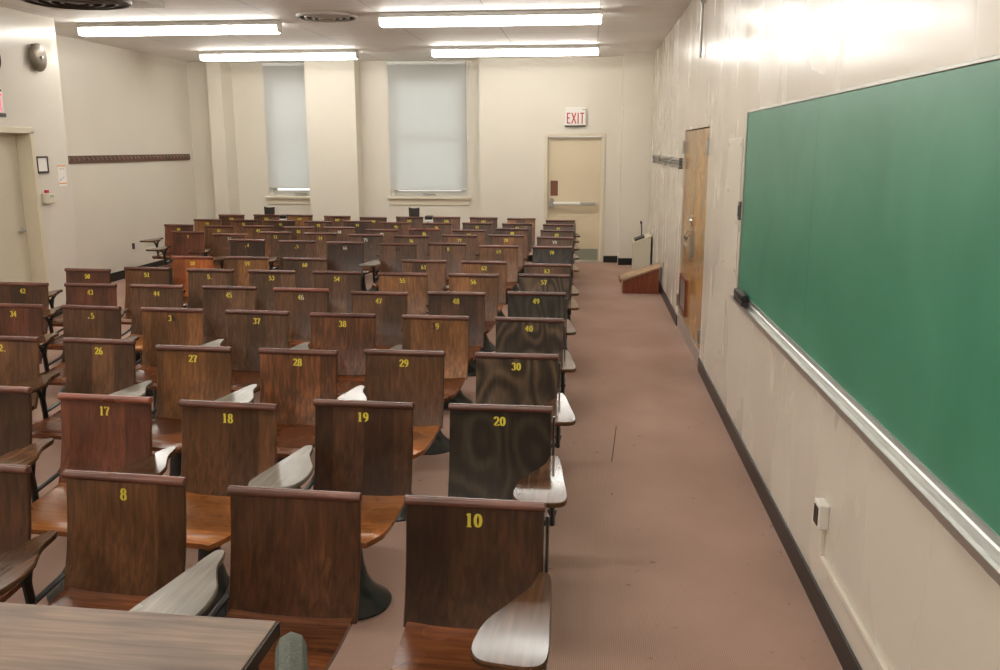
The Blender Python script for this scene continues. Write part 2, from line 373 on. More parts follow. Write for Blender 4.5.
bm = new_bm(); lathe(bm, [(.022, -.36), (.03, -.35), (.03, .10), (.022, .11)], (0, -.015, 1.005), 12, 'x'); part('push_bar', bm, M['white'], pb, True)
bm = new_bm(); box(bm, .10,   .36, -.035, .005, .975, 1.03, .008); part('bar_end', bm, M['steel'], pb)
bm = new_bm(); box(bm, -.415, -.34, -.03, .075, .93, 1.05, .014); lathe(bm, [(.03, -.075), (.034, -.05), (.034, 0)], (-.378, 0, 1.06), 14, 'y'); box(bm, .30, .35, -.02, .075, .985, 1.02, .004); part('latch_case', bm, M['steel'], pb)
bm = new_bm(); box(bm, -.405, -.28, .067, .075, 1.13, 1.385, .003); part('notice_plate', bm, M['brown_red'], d, label='red-brown notice plate above the bar')

# exit sign over it
def strokes(bm, segs, w, at, h, wd, y, mi=0):
    """letter from straight bars in the XZ plane facing -Y"""
    for (x0, z0, x1, z1) in segs:
        a = Vector((at[0]+x0*wd, y, at[1]+z0*h)); b = Vector((at[0]+x1*wd, y, at[1]+z1*h))
        t = (b-a).normalized(); s = Vector((t.z, 0, -t.x))*w/2
        v = [bm.verts.new(p) for p in (a+s-t*w*.5*0, b+s, b-s, a-s)]
        f = bm.faces.new(v); f.material_index = mi
LET = {'E': [(.1, 0, .1, 1), (0, .05, .9, .05), (0, .95, .9, .95), (.1, .52, .75, .52)], 'X': [(.05, 0, .95, 1), (.05, 1, .95, 0)], 'I': [(.5, 0, .5, 1)], 'T': [(.5, 0, .5, 1), (0, .95, 1, .95)]}
def exit_letters(parent, x0, z0, h, y, m):
    bm = new_bm(); x = x0
    for ch, w in (('E', .062), ('X', .078), ('I', .04), ('T', .07)):
        strokes(bm, LET[ch], .019, (x, z0), h, w, y); x += w+.012
    part('exit_lettering', bm, m, parent)
t = thing('exit_sign', 'white EXIT sign with red letters on the wall above the cream back door', 'exit sign', (-1.25, YB, 2.28), 0, 'exit signs')
bm = new_bm(); box(bm, -.175, .175, -.06, -.001, .02, .315, .008); part('sign_box', bm, M['sign_white'], t)
bm = new_bm(); box(bm, -.175, .175, -.066, -.001, 0, .02, .004); part('bottom_edge', bm, M['frame_dark'], t)
bm = new_bm(); box(bm, .115, .18, -.064, -.03, .268, .285, .003); box(bm, .168, .18, -.062, -.001, .06, .285, .003); part('side_clip', bm, M['steel'], t)
exit_letters(t, -.137, .05, .175, -.0615, M['red'])

# ------------------------------------------------------------------ side door in the left wall
d = bpy.data.objects.new('door_2', None); COL.objects.link(d); d.location = (XD, 9.01, 0); struct(d, 'pale side door set back in the wall by the clock')
bm = new_bm()
box(bm, -.22, .02, .47, .535, 0, 2.12, .004); box(bm, -.22, .02, -.535, -.47, 0, 2.12, .004); box(bm, -.22, .02, -.535, .535, 2.10, 2.165, .004); part('door_frame', bm, M['frame'], d)
bm = new_bm(); box(bm, -.20, -.155, -.468, .468, .01, 2.098, .003); part('door_leaf', bm, M['door_pale'], d)
lv = bpy.data.objects.new('lever_handle', None); COL.objects.link(lv); lv.parent = d
bm = new_bm(); lathe(bm, [(.036, -.155), (.036, -.143), (.02, -.135), (.014, -.10)], (0, .38, 1.03), 16, 'x'); part('rose', bm, M['steel'], lv, True)
bm = new_bm(); tube(bm, [(-.105, .385, 1.03), (-.10, .33, 1.03), (-.105, .26, 1.025)], .011, .014); part('lever', bm, M['steel'], lv, True)

# ------------------------------------------------------------------ closet double doors
d = bpy.data.objects.new('door_3', None); COL.objects.link(d); d.location = (0, 8.76, 0); struct(d, 'pair of varnished oak closet doors in the chalkboard wall')
for nm, a, c in (('door_leaf', .007, .965), ('door_leaf', -.965, -.007)):
    bm = new_bm(); box(bm, .012, .049, a, c, .155, 2.105, .003); lf = part(nm, bm, M['oak_light'], d)
    s = 1 if a > 0 else -1
    e = s*.075
    bm = new_bm(); tube(bm, [(.01, e, 1.12), (-.035, e, 1.13), (-.055, e, 1.09), (-.06, e, 1.0), (-.055, e, .91), (-.035, e, .87), (.01, e, .88)], .012, .012); part('pull_handle', bm, M['chrome'], lf, True)
    for z in (1.94, .30):
        bm = new_bm(); yy = .972*s; box(bm, -.01, .03, yy-.018, yy+.018, z-.06, z+.06, .003); lathe(bm, [(.009, z-.065), (.009, z+.065)], (-.014, yy, 0), 8); part('hinge', bm, M['steel'], lf)
    if s > 0:
        lv = bpy.data.objects.new('louvre_vent', None); COL.objects.link(lv); lv.parent = lf
        bm = new_bm()
        box(bm, -.012, .012, .26, .30, .28, .58); box(bm, -.012, .012, .80, .84, .28, .58); box(bm, -.012, .012, .26, .84, .58, .62); box(bm, -.012, .012, .26, .84, .24, .28)
        bmesh.ops.remove_doubles(bm, verts=bm.verts, dist=1e-5)
        part('vent_rim', bm, M['lectern_wood'], lv)
        bm = new_bm()
        for k in range(14): box(bm, -.004, .012, .30, .80, .285+k*.021, .297+k*.021)
        vs = part('vent_slats', bm, M['alu'], lv)
bm = new_bm(); box(bm, -.014, .012, -.07, -.01, 1.20, 1.30, .006); lathe(bm, [(.022, -.03), (.026, -.014)], (0, -.04, 1.25), 14, 'x'); box(bm, -.012, .012, .012, .05, 1.19, 1.29, .004); part('door_lock', bm, M['chrome'], d)
bm = new_bm(); box(bm, -.004, .012, -.06, -.008, .86, 1.16, .002); box(bm, -.004, .012, .05, .10, .86, 1.14, .002); part('push_plate', bm, M['steel'], d)
bm = new_bm(); box(bm, .05, .07, -.03, .03, .15, 2.1); part('gap_shade_strip', bm, M['frame_dark'], d)  # dark strip added behind the gap between the leaves, stands in for its shade
bm = new_bm(); box(bm, .004, .16, -.97, .97, 0, .15, .003); part('closet_sill', bm, M['alu'], d)
bm = new_bm(); wall(bm, 'x', .5, .05, 7.7, 9.8, 0, 2.2); box(bm, .18, .5, 7.6, 7.7, 0, 2.2); box(bm, .18, .5, 9.8, 9.9, 0, 2.2); box(bm, .18, .55, 7.6, 9.9, 2.2, 2.25); struct(obj('wall_closet', bm, M['wall']))

# ------------------------------------------------------------------ windows and blinds
def window(n, W, lab):
    x0, x1, z0, z1 = W
    w = bpy.data.objects.new('window_%d' % n, None); COL.objects.link(w); w.location = ((x0+x1)/2, YREC, z0); struct(w, lab)
    hw = (x1-x0)/2; hh = z1-z0
    bm = new_bm()
    box(bm, -hw, -hw+.07, .032, .16, 0, hh-.069); box(bm, hw-.07, hw, .032, .16, 0, hh-.069); box(bm, -hw, hw, .03, .16, hh-.07, hh, .004)
    part('window_frame', bm, M['sash'], w)
    bm = new_bm()
    box(bm, -hw+.07, hw-.07, .06, .11, .0, .095, .004); box(bm, -hw+.07, hw-.07, .06, .11, hh/2-.03, hh/2+.03, .004)
    box(bm, -hw+.07, -hw+.12, .062, .108, .09, hh-.07); box(bm, hw-.12, hw-.07, .062, .108, .09, hh-.07)
    bmesh.ops.remove_doubles(bm, verts=bm.verts, dist=1e-5)
    part('sash', bm, M['sash'], w)
    bm = new_bm(); box(bm, -hw+.1, hw-.1, .08, .086, .09, hh-.07); part('glass', bm, M['glass'], w)
    bm = new_bm(); box(bm, -.11, .11, .03, .06, .03, .05, .004); part('sash_lift', bm, M['steel'], w)
    bm = new_bm(); box(bm, -hw-.06, hw+.06, -.075, .05, -.045, -.005, .008); part('window_sill', bm, M['frame'], w)
    bm = new_bm(); box(bm, -hw-.03, hw+.03, -.03, 0, -.15, -.048, .005); part('apron', bm, M['frame'], w)
    bm = new_bm(); box(bm, -hw-.03, hw+.03, -.012, 0, -z0+.12, -.155, .002); part('spandrel_panel', bm, M['wall'], w)
window(1, W1, 'narrow window between the two wall columns'); window(2, W2, 'wide window beside the back door wall')
def blind(x0, x1, zb, lab, tilt=0):
    zt = H-.02
    t = thing('roller_blind', lab, 'blind', ((x0+x1)/2, YREC-.02, zb), 0, 'roller blinds')
    hw = (x1-x0)/2; hh = zt-zb
    bm = new_bm(); nx, nz = 24, 24
    g = []
    for i in range(nx+1):
        col = []
        for j in range(nz+1):
            x = -hw+2*hw*i/nx; z = hh*j/nz
            b_ = .010*math.sin(2.2*x/hw+2.5*(1-z/hh)*tilt)*(1-z/hh)*tilt + .004*math.sin(5*z/hh)
            col.append(bm.verts.new((x, b_-.012, z)))
        g.append(col)
    for i in range(nx):
        for j in range(nz): bm.faces.new((g[i][j], g[i+1][j], g[i+1][j+1], g[i][j+1]))
    geo = bmesh.ops.solidify(bm, geom=bm.faces[:], thickness=.006)
    part('blind_fabric', bm, M['blind'], t, True)
    bm = new_bm(); lathe(bm, [(.03, -hw-.01), (.03, hw+.01)], (0, .0, hh-.015), 14, 'x'); part('roller', bm, M['blind'], t, True)
    bm = new_bm(); box(bm, -hw, hw, -.02, -.004, -.004, .016, .003); part('hem_bar', bm, M['sash'], t)
    return t
blind(-6.72, -5.60, 1.238, 'off-white roller blind in the narrow recess between the two columns', 1)
b = blind(-4.50, -3.15, 1.205, 'wide off-white roller blind with a pull cord in the recess near the back door', 0)
bm = new_bm(); tube(bm, [(.70, -.03, 2.17), (.70, -.03, 1.0)], .004); tube(bm, [(.705, -.03, 1.0), (.712, -.03, .85)], .012, .012); tube(bm, [(.715, -.03, 2.17), (.715, -.03, .9)], .004); part('pull_cord', bm, M['white'], b)

# ------------------------------------------------------------------ ceiling
def light(x, y, lab, grp='fluorescent ceiling lights'):
    t = thing('ceiling_light', lab, 'ceiling light', (x, y, H), 0, grp)
    bm = new_bm(); box(bm, -1.225, 1.225, -.112, .112, -.054, -.045, .002); box(bm, -1.225, 1.225, -.07, .07, -.0455, 0, .003); bmesh.ops.remove_doubles(bm, verts=bm.verts, dist=1e-5); part('fixture_housing', bm, M['housing'], t)
    for s in (-1, 1):
        bm = new_bm()
        pr = [(-.060, -.052), (-.066, -.075), (-.062, -.115), (-.045, -.138), (.045, -.138), (.062, -.115), (.066, -.075), (.060, -.052)]
        a = [bm.verts.new((s*.006, p[0], p[1])) for p in pr]; c = [bm.verts.new((s*1.21, p[0], p[1])) for p in pr]; e = [bm.verts.new((s*1.222, p[0]*.9, p[1]*.96)) for p in pr]
        n = len(pr)
        for q0, q1 in ((a, c), (c, e)):
            for k in range(n): bm.faces.new((q0[k], q0[(k+1) % n], q1[(k+1) % n], q1[k]))
        bm.faces.new(a); bm.faces.new(e)
        part('lens', bm, M['lens'], t)
    for s in (-1, 1):
        bm = new_bm(); box(bm, s*1.223, s*1.236, -.08, .08, -.132, 0, .004); part('end_cap', bm, M['housing'], t)
light(-2.13, 13.55, 'lit fluorescent ceiling light before the wide window blind and the back door')
light(-5.79, 13.78, 'lit fluorescent ceiling light before the narrow window blind and cream column')
light(-2.13, 10.20, 'long lit fluorescent ceiling light between the small round vent and the chalkboard wall')
light(-5.90, 10.62, 'long lit fluorescent ceiling light between the small round vent and the wall bell')
for y in (6.45, 2.9, -.6):
    for x in (-2.13, -5.45): light(x, y, 'lit fluorescent ceiling light over the front half of the room')
def round_vent(x, y, R, lab, dark, ring, plate=None):
    t = thing('ceiling_vent', lab, 'ceiling vent', (x, y, H), 0, 'round ceiling vents')
    if plate:
        bm = new_bm(); box(bm, -plate, plate, -plate, plate, -.05, 0, .006); part('backing_plate', bm, M['vent_white'], t)
    z0 = -.05 if plate else 0
    bm = new_bm(); lathe(bm, [(R*.93, z0), (R*.93, z0-.012), (R*.3, z0-.012)], n=40); part('vent_throat', bm, dark, t, True)
    for k, r in enumerate((1.0, .76, .53, .32)):
        bm = new_bm(); zz = z0-.002-(.004*k)
        lathe(bm, [(R*r, zz), (R*r-.012, zz-.028), (R*r-.036, zz-.032), (R*r-.040, zz-.026), (R*r-.016, zz-.018)], n=40, loop=True)
        part('vent_ring', bm, ring, t, True)
    bm = new_bm(); lathe(bm, [(R*.1, z0), (R*.17, z0-.035), (R*.02, z0-.042)], n=24); part('vent_core', bm, ring, t, True)
round_vent(-3.98, 10.24, .345, 'small round slotted air vent in the ceiling between two lit strips', M['vent_dark'], M['vent_ring'])
round_vent(-5.98, 8.60, .50, 'large brown round air vent on a pale square plate at the top edge', M['brown_vent'], M['brown_vent'], .60)
bm = new_bm(); tube(bm, [(-.03, 8.44, 2.73), (-.03, 8.44, H)], .012, n=10); box(bm, -.05, 0, 8.42, 8.46, 3.2, 3.23); tag(obj('conduit', bm, M['steel']), 'thin grey conduit dropping from the ceiling on the chalkboard wall', 'pipe')

# ------------------------------------------------------------------ chalkboard wall
t = thing('chalkboard', 'long green chalkboard with aluminium tray on the glossy cream wall', 'chalkboard', (0, 0, 0))
Z0, Z1 = 1.028, 2.15; YA, YM, YZ = 5.84, 4.08, .97
for a, c in ((YM+.001, YA), (YZ, YM-.001)):
    bm = new_bm(); box(bm, -.018, -.002, a, c, Z0, Z1, .001); part('board_panel', bm, M['board'], t)
bm = new_bm(); box(bm, -.026, -.001, YA, YA+.022, Z0-.02, Z1+.014, .003); box(bm, -.026, -.001, YZ-.022, YZ, Z0-.02, Z1+.014, .003); box(bm, -.022, -.001, YZ-.022, YA+.022, Z1, Z1+.014, .003); part('board_frame', bm, M['steel'], t)
bm = new_bm()
pr = [(-.001, 1.034), (-.022, 1.034), (-.022, 1.012), (-.027, 1.006), (-.027, .992), (-.031, .982), (-.054, .982), (-.056, .992), (-.062, .992), (-.062, .966), (-.045, .948), (-.001, .930)]
a = [bm.verts.new((p[0], YA+.03, p[1])) for p in pr]; c = [bm.verts.new((p[0], YZ-.1, p[1])) for p in pr]
for k in range(len(pr)): bm.faces.new((a[k], a[(k+1) % len(pr)], c[(k+1) % len(pr)], c[k]))
bm.faces.new(a); bm.faces.new(c); part('chalk_tray', bm, M['alu'], t)
t = thing('board_eraser', 'black chalkboard eraser lying at the far end of the aluminium chalk tray', 'eraser', (-.050, 5.56, .9928), 0)
bm = new_bm(); box(bm, -.022, .020, -.15, .15, .026, .068, .009); part('eraser_back', bm, M['black'], t, True)
bm = new_bm(); box(bm, -.021, .019, -.146, .146, 0, .026, .003); part('felt_pad', bm, M['frame_dark'], t)
# blank wall panel, switch box, pull box
t = thing('wall_panel', 'tall cream blanked-off panel on the wall between closet and chalkboard', 'wall panel', (0, 6.36, 1.54))
bm = new_bm(); box(bm, -.008, 0, -.29, .29, -.46, .46, .003); part('cover_plate', bm, M['wall'], t)
bm = new_bm()
for y, z in ((.26, .42), (-.26, .42), (.26, -.42), (-.26, -.42), (.2, .1), (-.22, -.1)): lathe(bm, [(.009, -.011), (.009, -.007)], (0, y, z), 8, 'x')
sc_ = part('screws', bm, M['steel'], t); sc_['kind'] = 'stuff'
bm = new_bm(); box(bm, -.032, -.0005, 5.90, 5.965, 1.475, 1.595, .006); box(bm, -.037, -.031, 5.915, 5.95, 1.50, 1.57, .002); tag(obj('switch_box', bm, M['switch']), 'small grey metal switch box beside the chalkboard edge', 'switch box')
t = thing('wall_outlet', 'cream surface outlet box with a raceway low on the wall under the chalkboard', 'outlet', (0, 3.545, .455))
bm = new_bm(); box(bm, -.042, 0, -.046, .046, -.055, .052, .006); part('outlet_box', bm, M['white'], t)
bm = new_bm(); box(bm, -.045, -.041, -.03, .03, -.045, .035, .002); part('socket_plate', bm, M['black'], t)
bm = new_bm(); box(bm, -.018, 0, -.012, .012, -.185, -.058, .003); box(bm, -.018, 0, -1.5, .012, -.205, -.183, .003); part('raceway', bm, M['wall'], t)
bm = new_bm(); box(bm, -.012, -.0005, 11.69, 11.74, .38, .46, .003); box(bm, -.014, -.011, 11.705, 11.725, .40, .44, .001); tag(obj('wall_socket', bm, M['steel']), 'tiny grey wall socket above the wooden slant-topped lectern', 'socket')
# metal coat rail
t = thing('coat_rail', 'grey double metal coat rail on the wall beyond the oak closet doors', 'coat rail', (0, 11.9, 1.77))
bm = new_bm(); box(bm, -.012, 0, -2.05, 2.05, -.055, .055, .003); part('rail_plate', bm, M['rail_grey'], t)
for z in (.036, .0, -.036): 
    bm = new_bm(); tube(bm, [(-.030, -2.05, z), (-.030, 2.12, z)], .009, n=8); part('hanging_rail', bm, M['switch'] if z == 0 else M['rail_grey'], t, True)
for y in (-2.04, -1.0, 0, 1.0, 2.04):
    bm = new_bm(); box(bm, -.040, 0, y-.006, y+.006, -.058, .058, .002); part('rail_bracket', bm, M['frame_dark'] if y < -2 else M['steel'], t)

# ------------------------------------------------------------------ side walls
t = thing('coat_hook_rail', 'long dark wooden coat rack with pale hooks on the recessed side wall', 'coat rack', (XL, 13.2, 1.785))
bm = new_bm(); box(bm, .001, .024, -2.05, 2.0, -.052, .052, .004); part('rack_board', bm, M['rack_wood'], t)
hk = None
for k in range(34):
    y = -1.98+k*.1185
    if hk is None:
        bm = new_bm(); tube(bm, [(.022, 0, .03), (.045, 0, .022), (.058, 0, .008), (.054, 0, -.006), (.044, 0, -.008)], .0045, n=6)
        hk = part('coat_hook', bm, M['bronze'], t, True); hk.location = (0, y, 0)
    else:
        c = hk.copy(); COL.objects.link(c); c.parent = t; c.location = (0, y, 0)
bm = new_bm(); box(bm, .0005, .012, -.035, .035, -.045, .045, .004, seg=1); o = obj('outlet_plate', bm, M['frame_dark'], loc=(XL, 13.02, .455)); tag(o, 'small dark outlet plate low on the recessed side wall', 'outlet')
# clock, bell, exit sign, frame, notice, thermostat on the pale wall
t = thing('wall_clock', 'round dark-rimmed wall clock high on the pale wall above the lit exit sign', 'clock', (XD, 8.92, 2.85))
bm = new_bm(); lathe(bm, [(.165, .001), (.172, .03), (.162, .045), (.152, .03), (.150, .002)], n=36, axis='x', loop=True); part('clock_rim', bm, M['metal_dark'], t, True)
bm = new_bm(); lathe(bm, [(.152, .002), (.152, .028)], n=36, axis='x'); part('clock_face', bm, M['sign_white'], t)
bm = new_bm(); box(bm, .029, .032, -.005, .005, 0, .09); box(bm, .033, .036, -.005, .12, -.004, .004); part('clock_hands', bm, M['black'], t)
t = thing('wall_mounted_bell', 'round bronze alarm bell high on the pale wall near the corner', 'bell', (XD, 9.74, 2.93))
bm = new_bm(); box(bm, .001, .05, -.05, .05, -.10, .145, .01); part('bell_bracket', bm, M['metal_dark'], t)
bm = new_bm(); lathe(bm, [(.130, .02), (.152, .035), (.152, .05), (.12, .07), (.06, .082), (.02, .084)], n=36, axis='x'); part('gong', bm, M['bell'], t, True)
bm = new_bm(); lathe(bm, [(.02, .08), (.02, .095), (.012, .10)], n=12, axis='x'); part('centre_nut', bm, M['alu'], t)
t = thing('exit_sign', 'lit red exit sign on the pale wall above the side door', 'exit sign', (XD, 8.85, 2.26), PI/2, 'exit signs')
bm = new_bm(); box(bm, -.175, .175, -.06, -.001, .04, .26, .008); part('sign_box', bm, M['sign_white'], t)
bm = new_bm(); box(bm, -.17, .18, -.07, -.001, 0, .04, .004); box(bm, -.05, .178, -.045, -.001, .262, .285, .004); part('bottom_edge', bm, M['frame_dark'], t)
exit_letters(t, -.137, .06, .175, -.0615, M['sign_red_lit'])
t = thing('picture_frame', 'small dark-framed notice on the pale wall beside the door frame', 'frame', (XD, 9.66, 1.755))
bm = new_bm()
for b4 in ((-.105, .105, .078, .095), (-.105, .105, -.095, -.072), (-.105, -.088, -.095, .095), (.088, .105, -.095, .095)): box(bm, .001, .018, *b4, .002)
part('frame_border', bm, M['frame_dark'], t)
bm = new_bm(); box(bm, .001, .009, -.09, .09, -.075, .08); part('framed_sheet', bm, M['paper'], t)
t = thing('paper_sign', 'tall white paper notice with orange bands pinned beside the wall corner', 'notice', (XD, 10.03, 1.62))
bm = new_bm(); box(bm, .001, .006, -.085, .085, -.12, .125); part('sheet', bm, M['paper'], t)
bm = new_bm(); box(bm, .0065, .0075, -.085, .085, .108, .125); box(bm, .0065, .0075, -.08, .08, -.095, -.08); part('orange_band', bm, M['orange_paper'], t)
bm = new_bm()
for k, (y, z, w) in enumerate(((-.02, .08, .03), (.03, .08, .02), (-.03, -.04, .04), (.02, -.02, .03), (-.05, -.06, .02))): box(bm, .0065, .0072, y-w/2, y+w/2, z-.006, z+.006)
o = part('print', bm, M['ink'], t); o['kind'] = 'stuff'
t = thing('thermostat', 'beige thermostat box with a red tag on the pale wall below the framed notice', 'thermostat', (XD, 9.68, 1.38))
bm = new_bm(); box(bm, .001, .055, -.09, .09, -.06, .055, .008); part('thermostat_case', bm, M['beige'], t)
bm = new_bm(); box(bm, .055, .058, -.01, .06, .01, .03, .002); part('dial_window', bm, M['ink'], t)
bm = new_bm(); box(bm, .002, .03, -.03, .02, .057, .09, .003); part('red_tag', bm, M['red'], t, label='red tag')

# ------------------------------------------------------------------ lecterns in the back corner
t = thing('lectern', 'low wooden slant-topped lectern box standing on the carpet by the wall', 'lectern', (-.285, 12.16, 0), 0)
bm = new_bm()
pr = [(-.235, 0), (.245, 0), (.245, .345), (-.235, .165)]
for y0, y1 in ((-.21, -.19), (.19, .21)):
    a = [bm.verts.new((p[0], y0, p[1])) for p in pr]; c = [bm.verts.new((p[0], y1, p[1])) for p in pr]
    for k in range(4): bm.faces.new((a[k], a[(k+1) % 4], c[(k+1) % 4], c[k]))
    bm.faces.new(a); bm.faces.new(c)
box(bm, -.235, -.215, -.19, .19, 0, .155); box(bm, .225, .245, -.19, .19, 0, .33); part('lectern_box', bm, M['lectern_wood'], t)
bm = new_bm(); pr = [(-.265, .16), (.262, .357), (.262, .379), (-.265, .182)]
a = [bm.verts.new((p[0], -.24, p[1])) for p in pr]; c = [bm.verts.new((p[0], .24, p[1])) for p in pr]
for k in range(4): bm.faces.new((a[k], a[(k+1) % 4], c[(k+1) % 4], c[k]))
bm.faces.new(a); bm.faces.new(c); part('slanted_top', bm, M['lectern_top'], t)
bm = new_bm(); box(bm, -.278, -.262, -.24, .24, .15, .195, .004); part('book_ledge', bm, M['lectern_wood'], t)
bm = new_bm(); lathe(bm, [(.03, -.006), (.03, .0)], (-.25, -.2, .19), 10); part('top_cap', bm, M['metal_dark'], t)

t = thing('lectern', 'cream upright lectern with a black microphone base standing in the back corner', 'lectern', (-.185, 14.08, 0), 0)
def slab(bm, pr, y0, y1):
    a = [bm.verts.new((p[0], y0, p[1])) for p in pr]; c = [bm.verts.new((p[0], y1, p[1])) for p in pr]; n = len(pr)
    for k in range(n): bm.faces.new((a[k], a[(k+1) % n], c[(k+1) % n], c[k]))
    bm.faces.new(a); bm.faces.new(c)
bm = new_bm(); slab(bm, [(-.10, 0), (.155, 0), (.155, .575), (-.10, .475)], -.22, .30); part('lectern_body', bm, M['lectern_white'], t)
bm = new_bm(); slab(bm, [(-.12, .468), (.168, .58), (.168, .602), (-.12, .49)], -.235, .34); part('slanted_top', bm, M['lectern_white'], t)
bm = new_bm(); slab(bm, [(-.085, .505), (.06, .562), (.06, .585), (-.085, .53)], -.15, .16); part('microphone_base', bm, M['black'], t)
bm = new_bm(); tube(bm, [(.03, .12, .56), (.028, .12, .68), (.02, .12, .76)], .010, n=8); tube(bm, [(.02, .12, .755), (.012, .12, .80)], .016, n=8); part('microphone_stem', bm, M['metal_dark'], t, True)
bm = new_bm(); pts = [(.170, 0), (.182, 0), (.184, .48), (.176, .57), (.170, .575)]; slab(bm, pts, -.21, .28); part('back_cover', bm, M['black'], t)

# ------------------------------------------------------------------ desk and its chair in the front corner
t = thing('desk', 'walnut laminate teacher desk in front of the chair numbered 8', 'desk', (-2.62, 1.615, 0), -.03)
bm = new_bm(); box(bm, -.82, .82, -.42, .42, .712, .748, .004); part('desk_top', bm, M['laminate'], t)
bm = new_bm(); box(bm, -.825, .825, -.424, .424, .705, .713, .002); box(bm, .820, .826, -.424, .424, .706, .744, .002); part('edge_band', bm, M['laminate_edge'], t)
bm = new_bm(); box(bm, -.74, .74, .30, .325, .30, .705, .003); part('modesty_panel', bm, M['laminate_edge'], t)
for sx in (-1, 1):
    for sy in (-1, 1):
        bm = new_bm(); box(bm, sx*.76-.022, sx*.76+.022, sy*.36-.022, sy*.36+.022, .012, .705, .004); lg = part('leg', bm, M['metal_dark'], t)
        bm = new_bm(); lathe(bm, [(.024, 0), (.026, .008), (.018, .016)], (sx*.76, sy*.36, 0), 10); part('foot', bm, M['black'], lg)

t = thing('office_chair', 'grey-green upholstered office chair with its back against the end of the desk', 'chair', (-1.47, 1.785, 0), -PI/2+.33)
# local: seat faces +Y, backrest at -Y
bm = new_bm()
ol = catmull([(-.19, .43), (-.205, .55), (-.20, .70), (-.16, .795), (-.08, .84), (.0, .85), (.08, .84), (.16, .795), (.20, .70), (.205, .55), (.19, .43), (.0, .42)], True, 8)
rings = []
for y, sc in ((-.225, .86), (-.215, .95), (-.19, 1.0), (-.165, .95), (-.155, .86)):
    rings.append([bm.verts.new((p[0]*sc, y, .635+(p[1]-.635)*sc)) for p in ol])
for a, c in zip(rings, rings[1:]):
    for k in range(len(ol)): bm.faces.new((a[k], a[(k+1) % len(ol)], c[(k+1) % len(ol)], c[k]))
bm.faces.new(rings[0]); bm.faces.new(rings[-1]); part('backrest', bm, M['greyfabric'], t, True)
bm = new_bm(); prism(bm, catmull([(-.20, -.14), (.20, -.14), (.215, .1), (.19, .27), (0, .29), (-.19, .27), (-.215, .1)], True, 5), .40, .47, .02); part('seat', bm, M['greyfabric'], t, True)
bm = new_bm(); tube(bm, [(0, 0, .395), (0, -.14, .385), (0, -.25, .42), (0, -.25, .56)], .022, .008, 8); part('back_support', bm, M['metal_dark'], t)
bm = new_bm(); lathe(bm, [(.03, .10), (.03, .24), (.02, .24), (.02, .38), (.09, .39), (.09, .40)], (0, 0, 0), 16); part('gas_column', bm, M['metal_dark'], t, True)
for k in range(5):
    a = 2*PI*k/5+.3; c_, s_ = math.cos(a), math.sin(a)
    bm = new_bm(); tube(bm, [(0, 0, .115), (.12*c_, .12*s_, .10), (.22*c_, .22*s_, .07)], [.025, .02, .014], [.018, .015, .012], 8); lg = part('base_arm', bm, M['black'], t)
    bm = new_bm(); lathe(bm, [(.018, -.02), (.027, -.016), (.027, .016), (.018, .02)], (.22*c_, .22*s_, .028), 12, 'x'); tube(bm, [(.22*c_, .22*s_, .03), (.22*c_, .22*s_, .068)], .008); part('caster', bm, M['black'], lg)

# ------------------------------------------------------------------ two small dark chairs behind the last row
def side_chair(x, lab):
    t = thing('stacking_chair', lab, 'chair', (x, 15.10, 0), .06, 'dark chairs by the windows')
    bm = new_bm()
    ol = [(-.085, .62), (.085, .62), (.095, .93), (.05, .922), (0, .918), (-.05, .922), (-.095, .935)]
    rings = [[bm.verts.new((p[0]*s, y, p[1])) for p in ol] for y, s in ((.0, .97), (.004, 1), (.014, 1), (.018, .97))]
    for a, c in zip(rings, rings[1:]):
        for k in range(len(ol)): bm.faces.new((a[k], a[(k+1) % len(ol)], c[(k+1) % len(ol)], c[k]))
    bm.faces.new(rings[0]); bm.faces.new(rings[-1]); part('backrest', bm, M['dark_brown'], t)
    bm = new_bm(); prism(bm, catmull([(-.17, -.30), (.17, -.30), (.19, -.15), (.17, 0), (-.17, 0), (-.19, -.15)], True, 4), .44, .465, .006); part('seat', bm, M['dark_brown'], t, True)
    for sx in (-1, 1):
        bm = new_bm(); tube(bm, [(sx*.16, .03, 0), (sx*.15, 0, .44), (sx*.07, .024, .64), (sx*.07, .022, .80)], .010, n=8); part('leg', bm, M['metal_dark'], t, True)
        bm = new_bm(); tube(bm, [(sx*.17, -.33, 0), (sx*.155, -.27, .44)], .010, n=8); part('leg', bm, M['metal_dark'], t, True)
    bm = new_bm(); tube(bm, [(.17, -.02, .44), (.235, -.03, .52), (.245, -.05, .70)], .011, n=8); part('tablet_support', bm, M['metal_dark'], t)
    bm = new_bm(); box(bm, .20, .33, -.16, .05, .735, .795, .01); part('arm_pad', bm, M['black'], t)
    bm = new_bm(); box(bm, .195, .335, -.17, .04, .695, .735, .006); part('tablet_edge', bm, M['white'], t, label='white arm edge')
side_chair(-6.56, 'small dark chair with a white-edged arm behind chairs 101 and 102 under the narrow window')
side_chair(-3.99, 'small dark chair with a white-edged arm behind chairs 105 and 106 under the wide window')

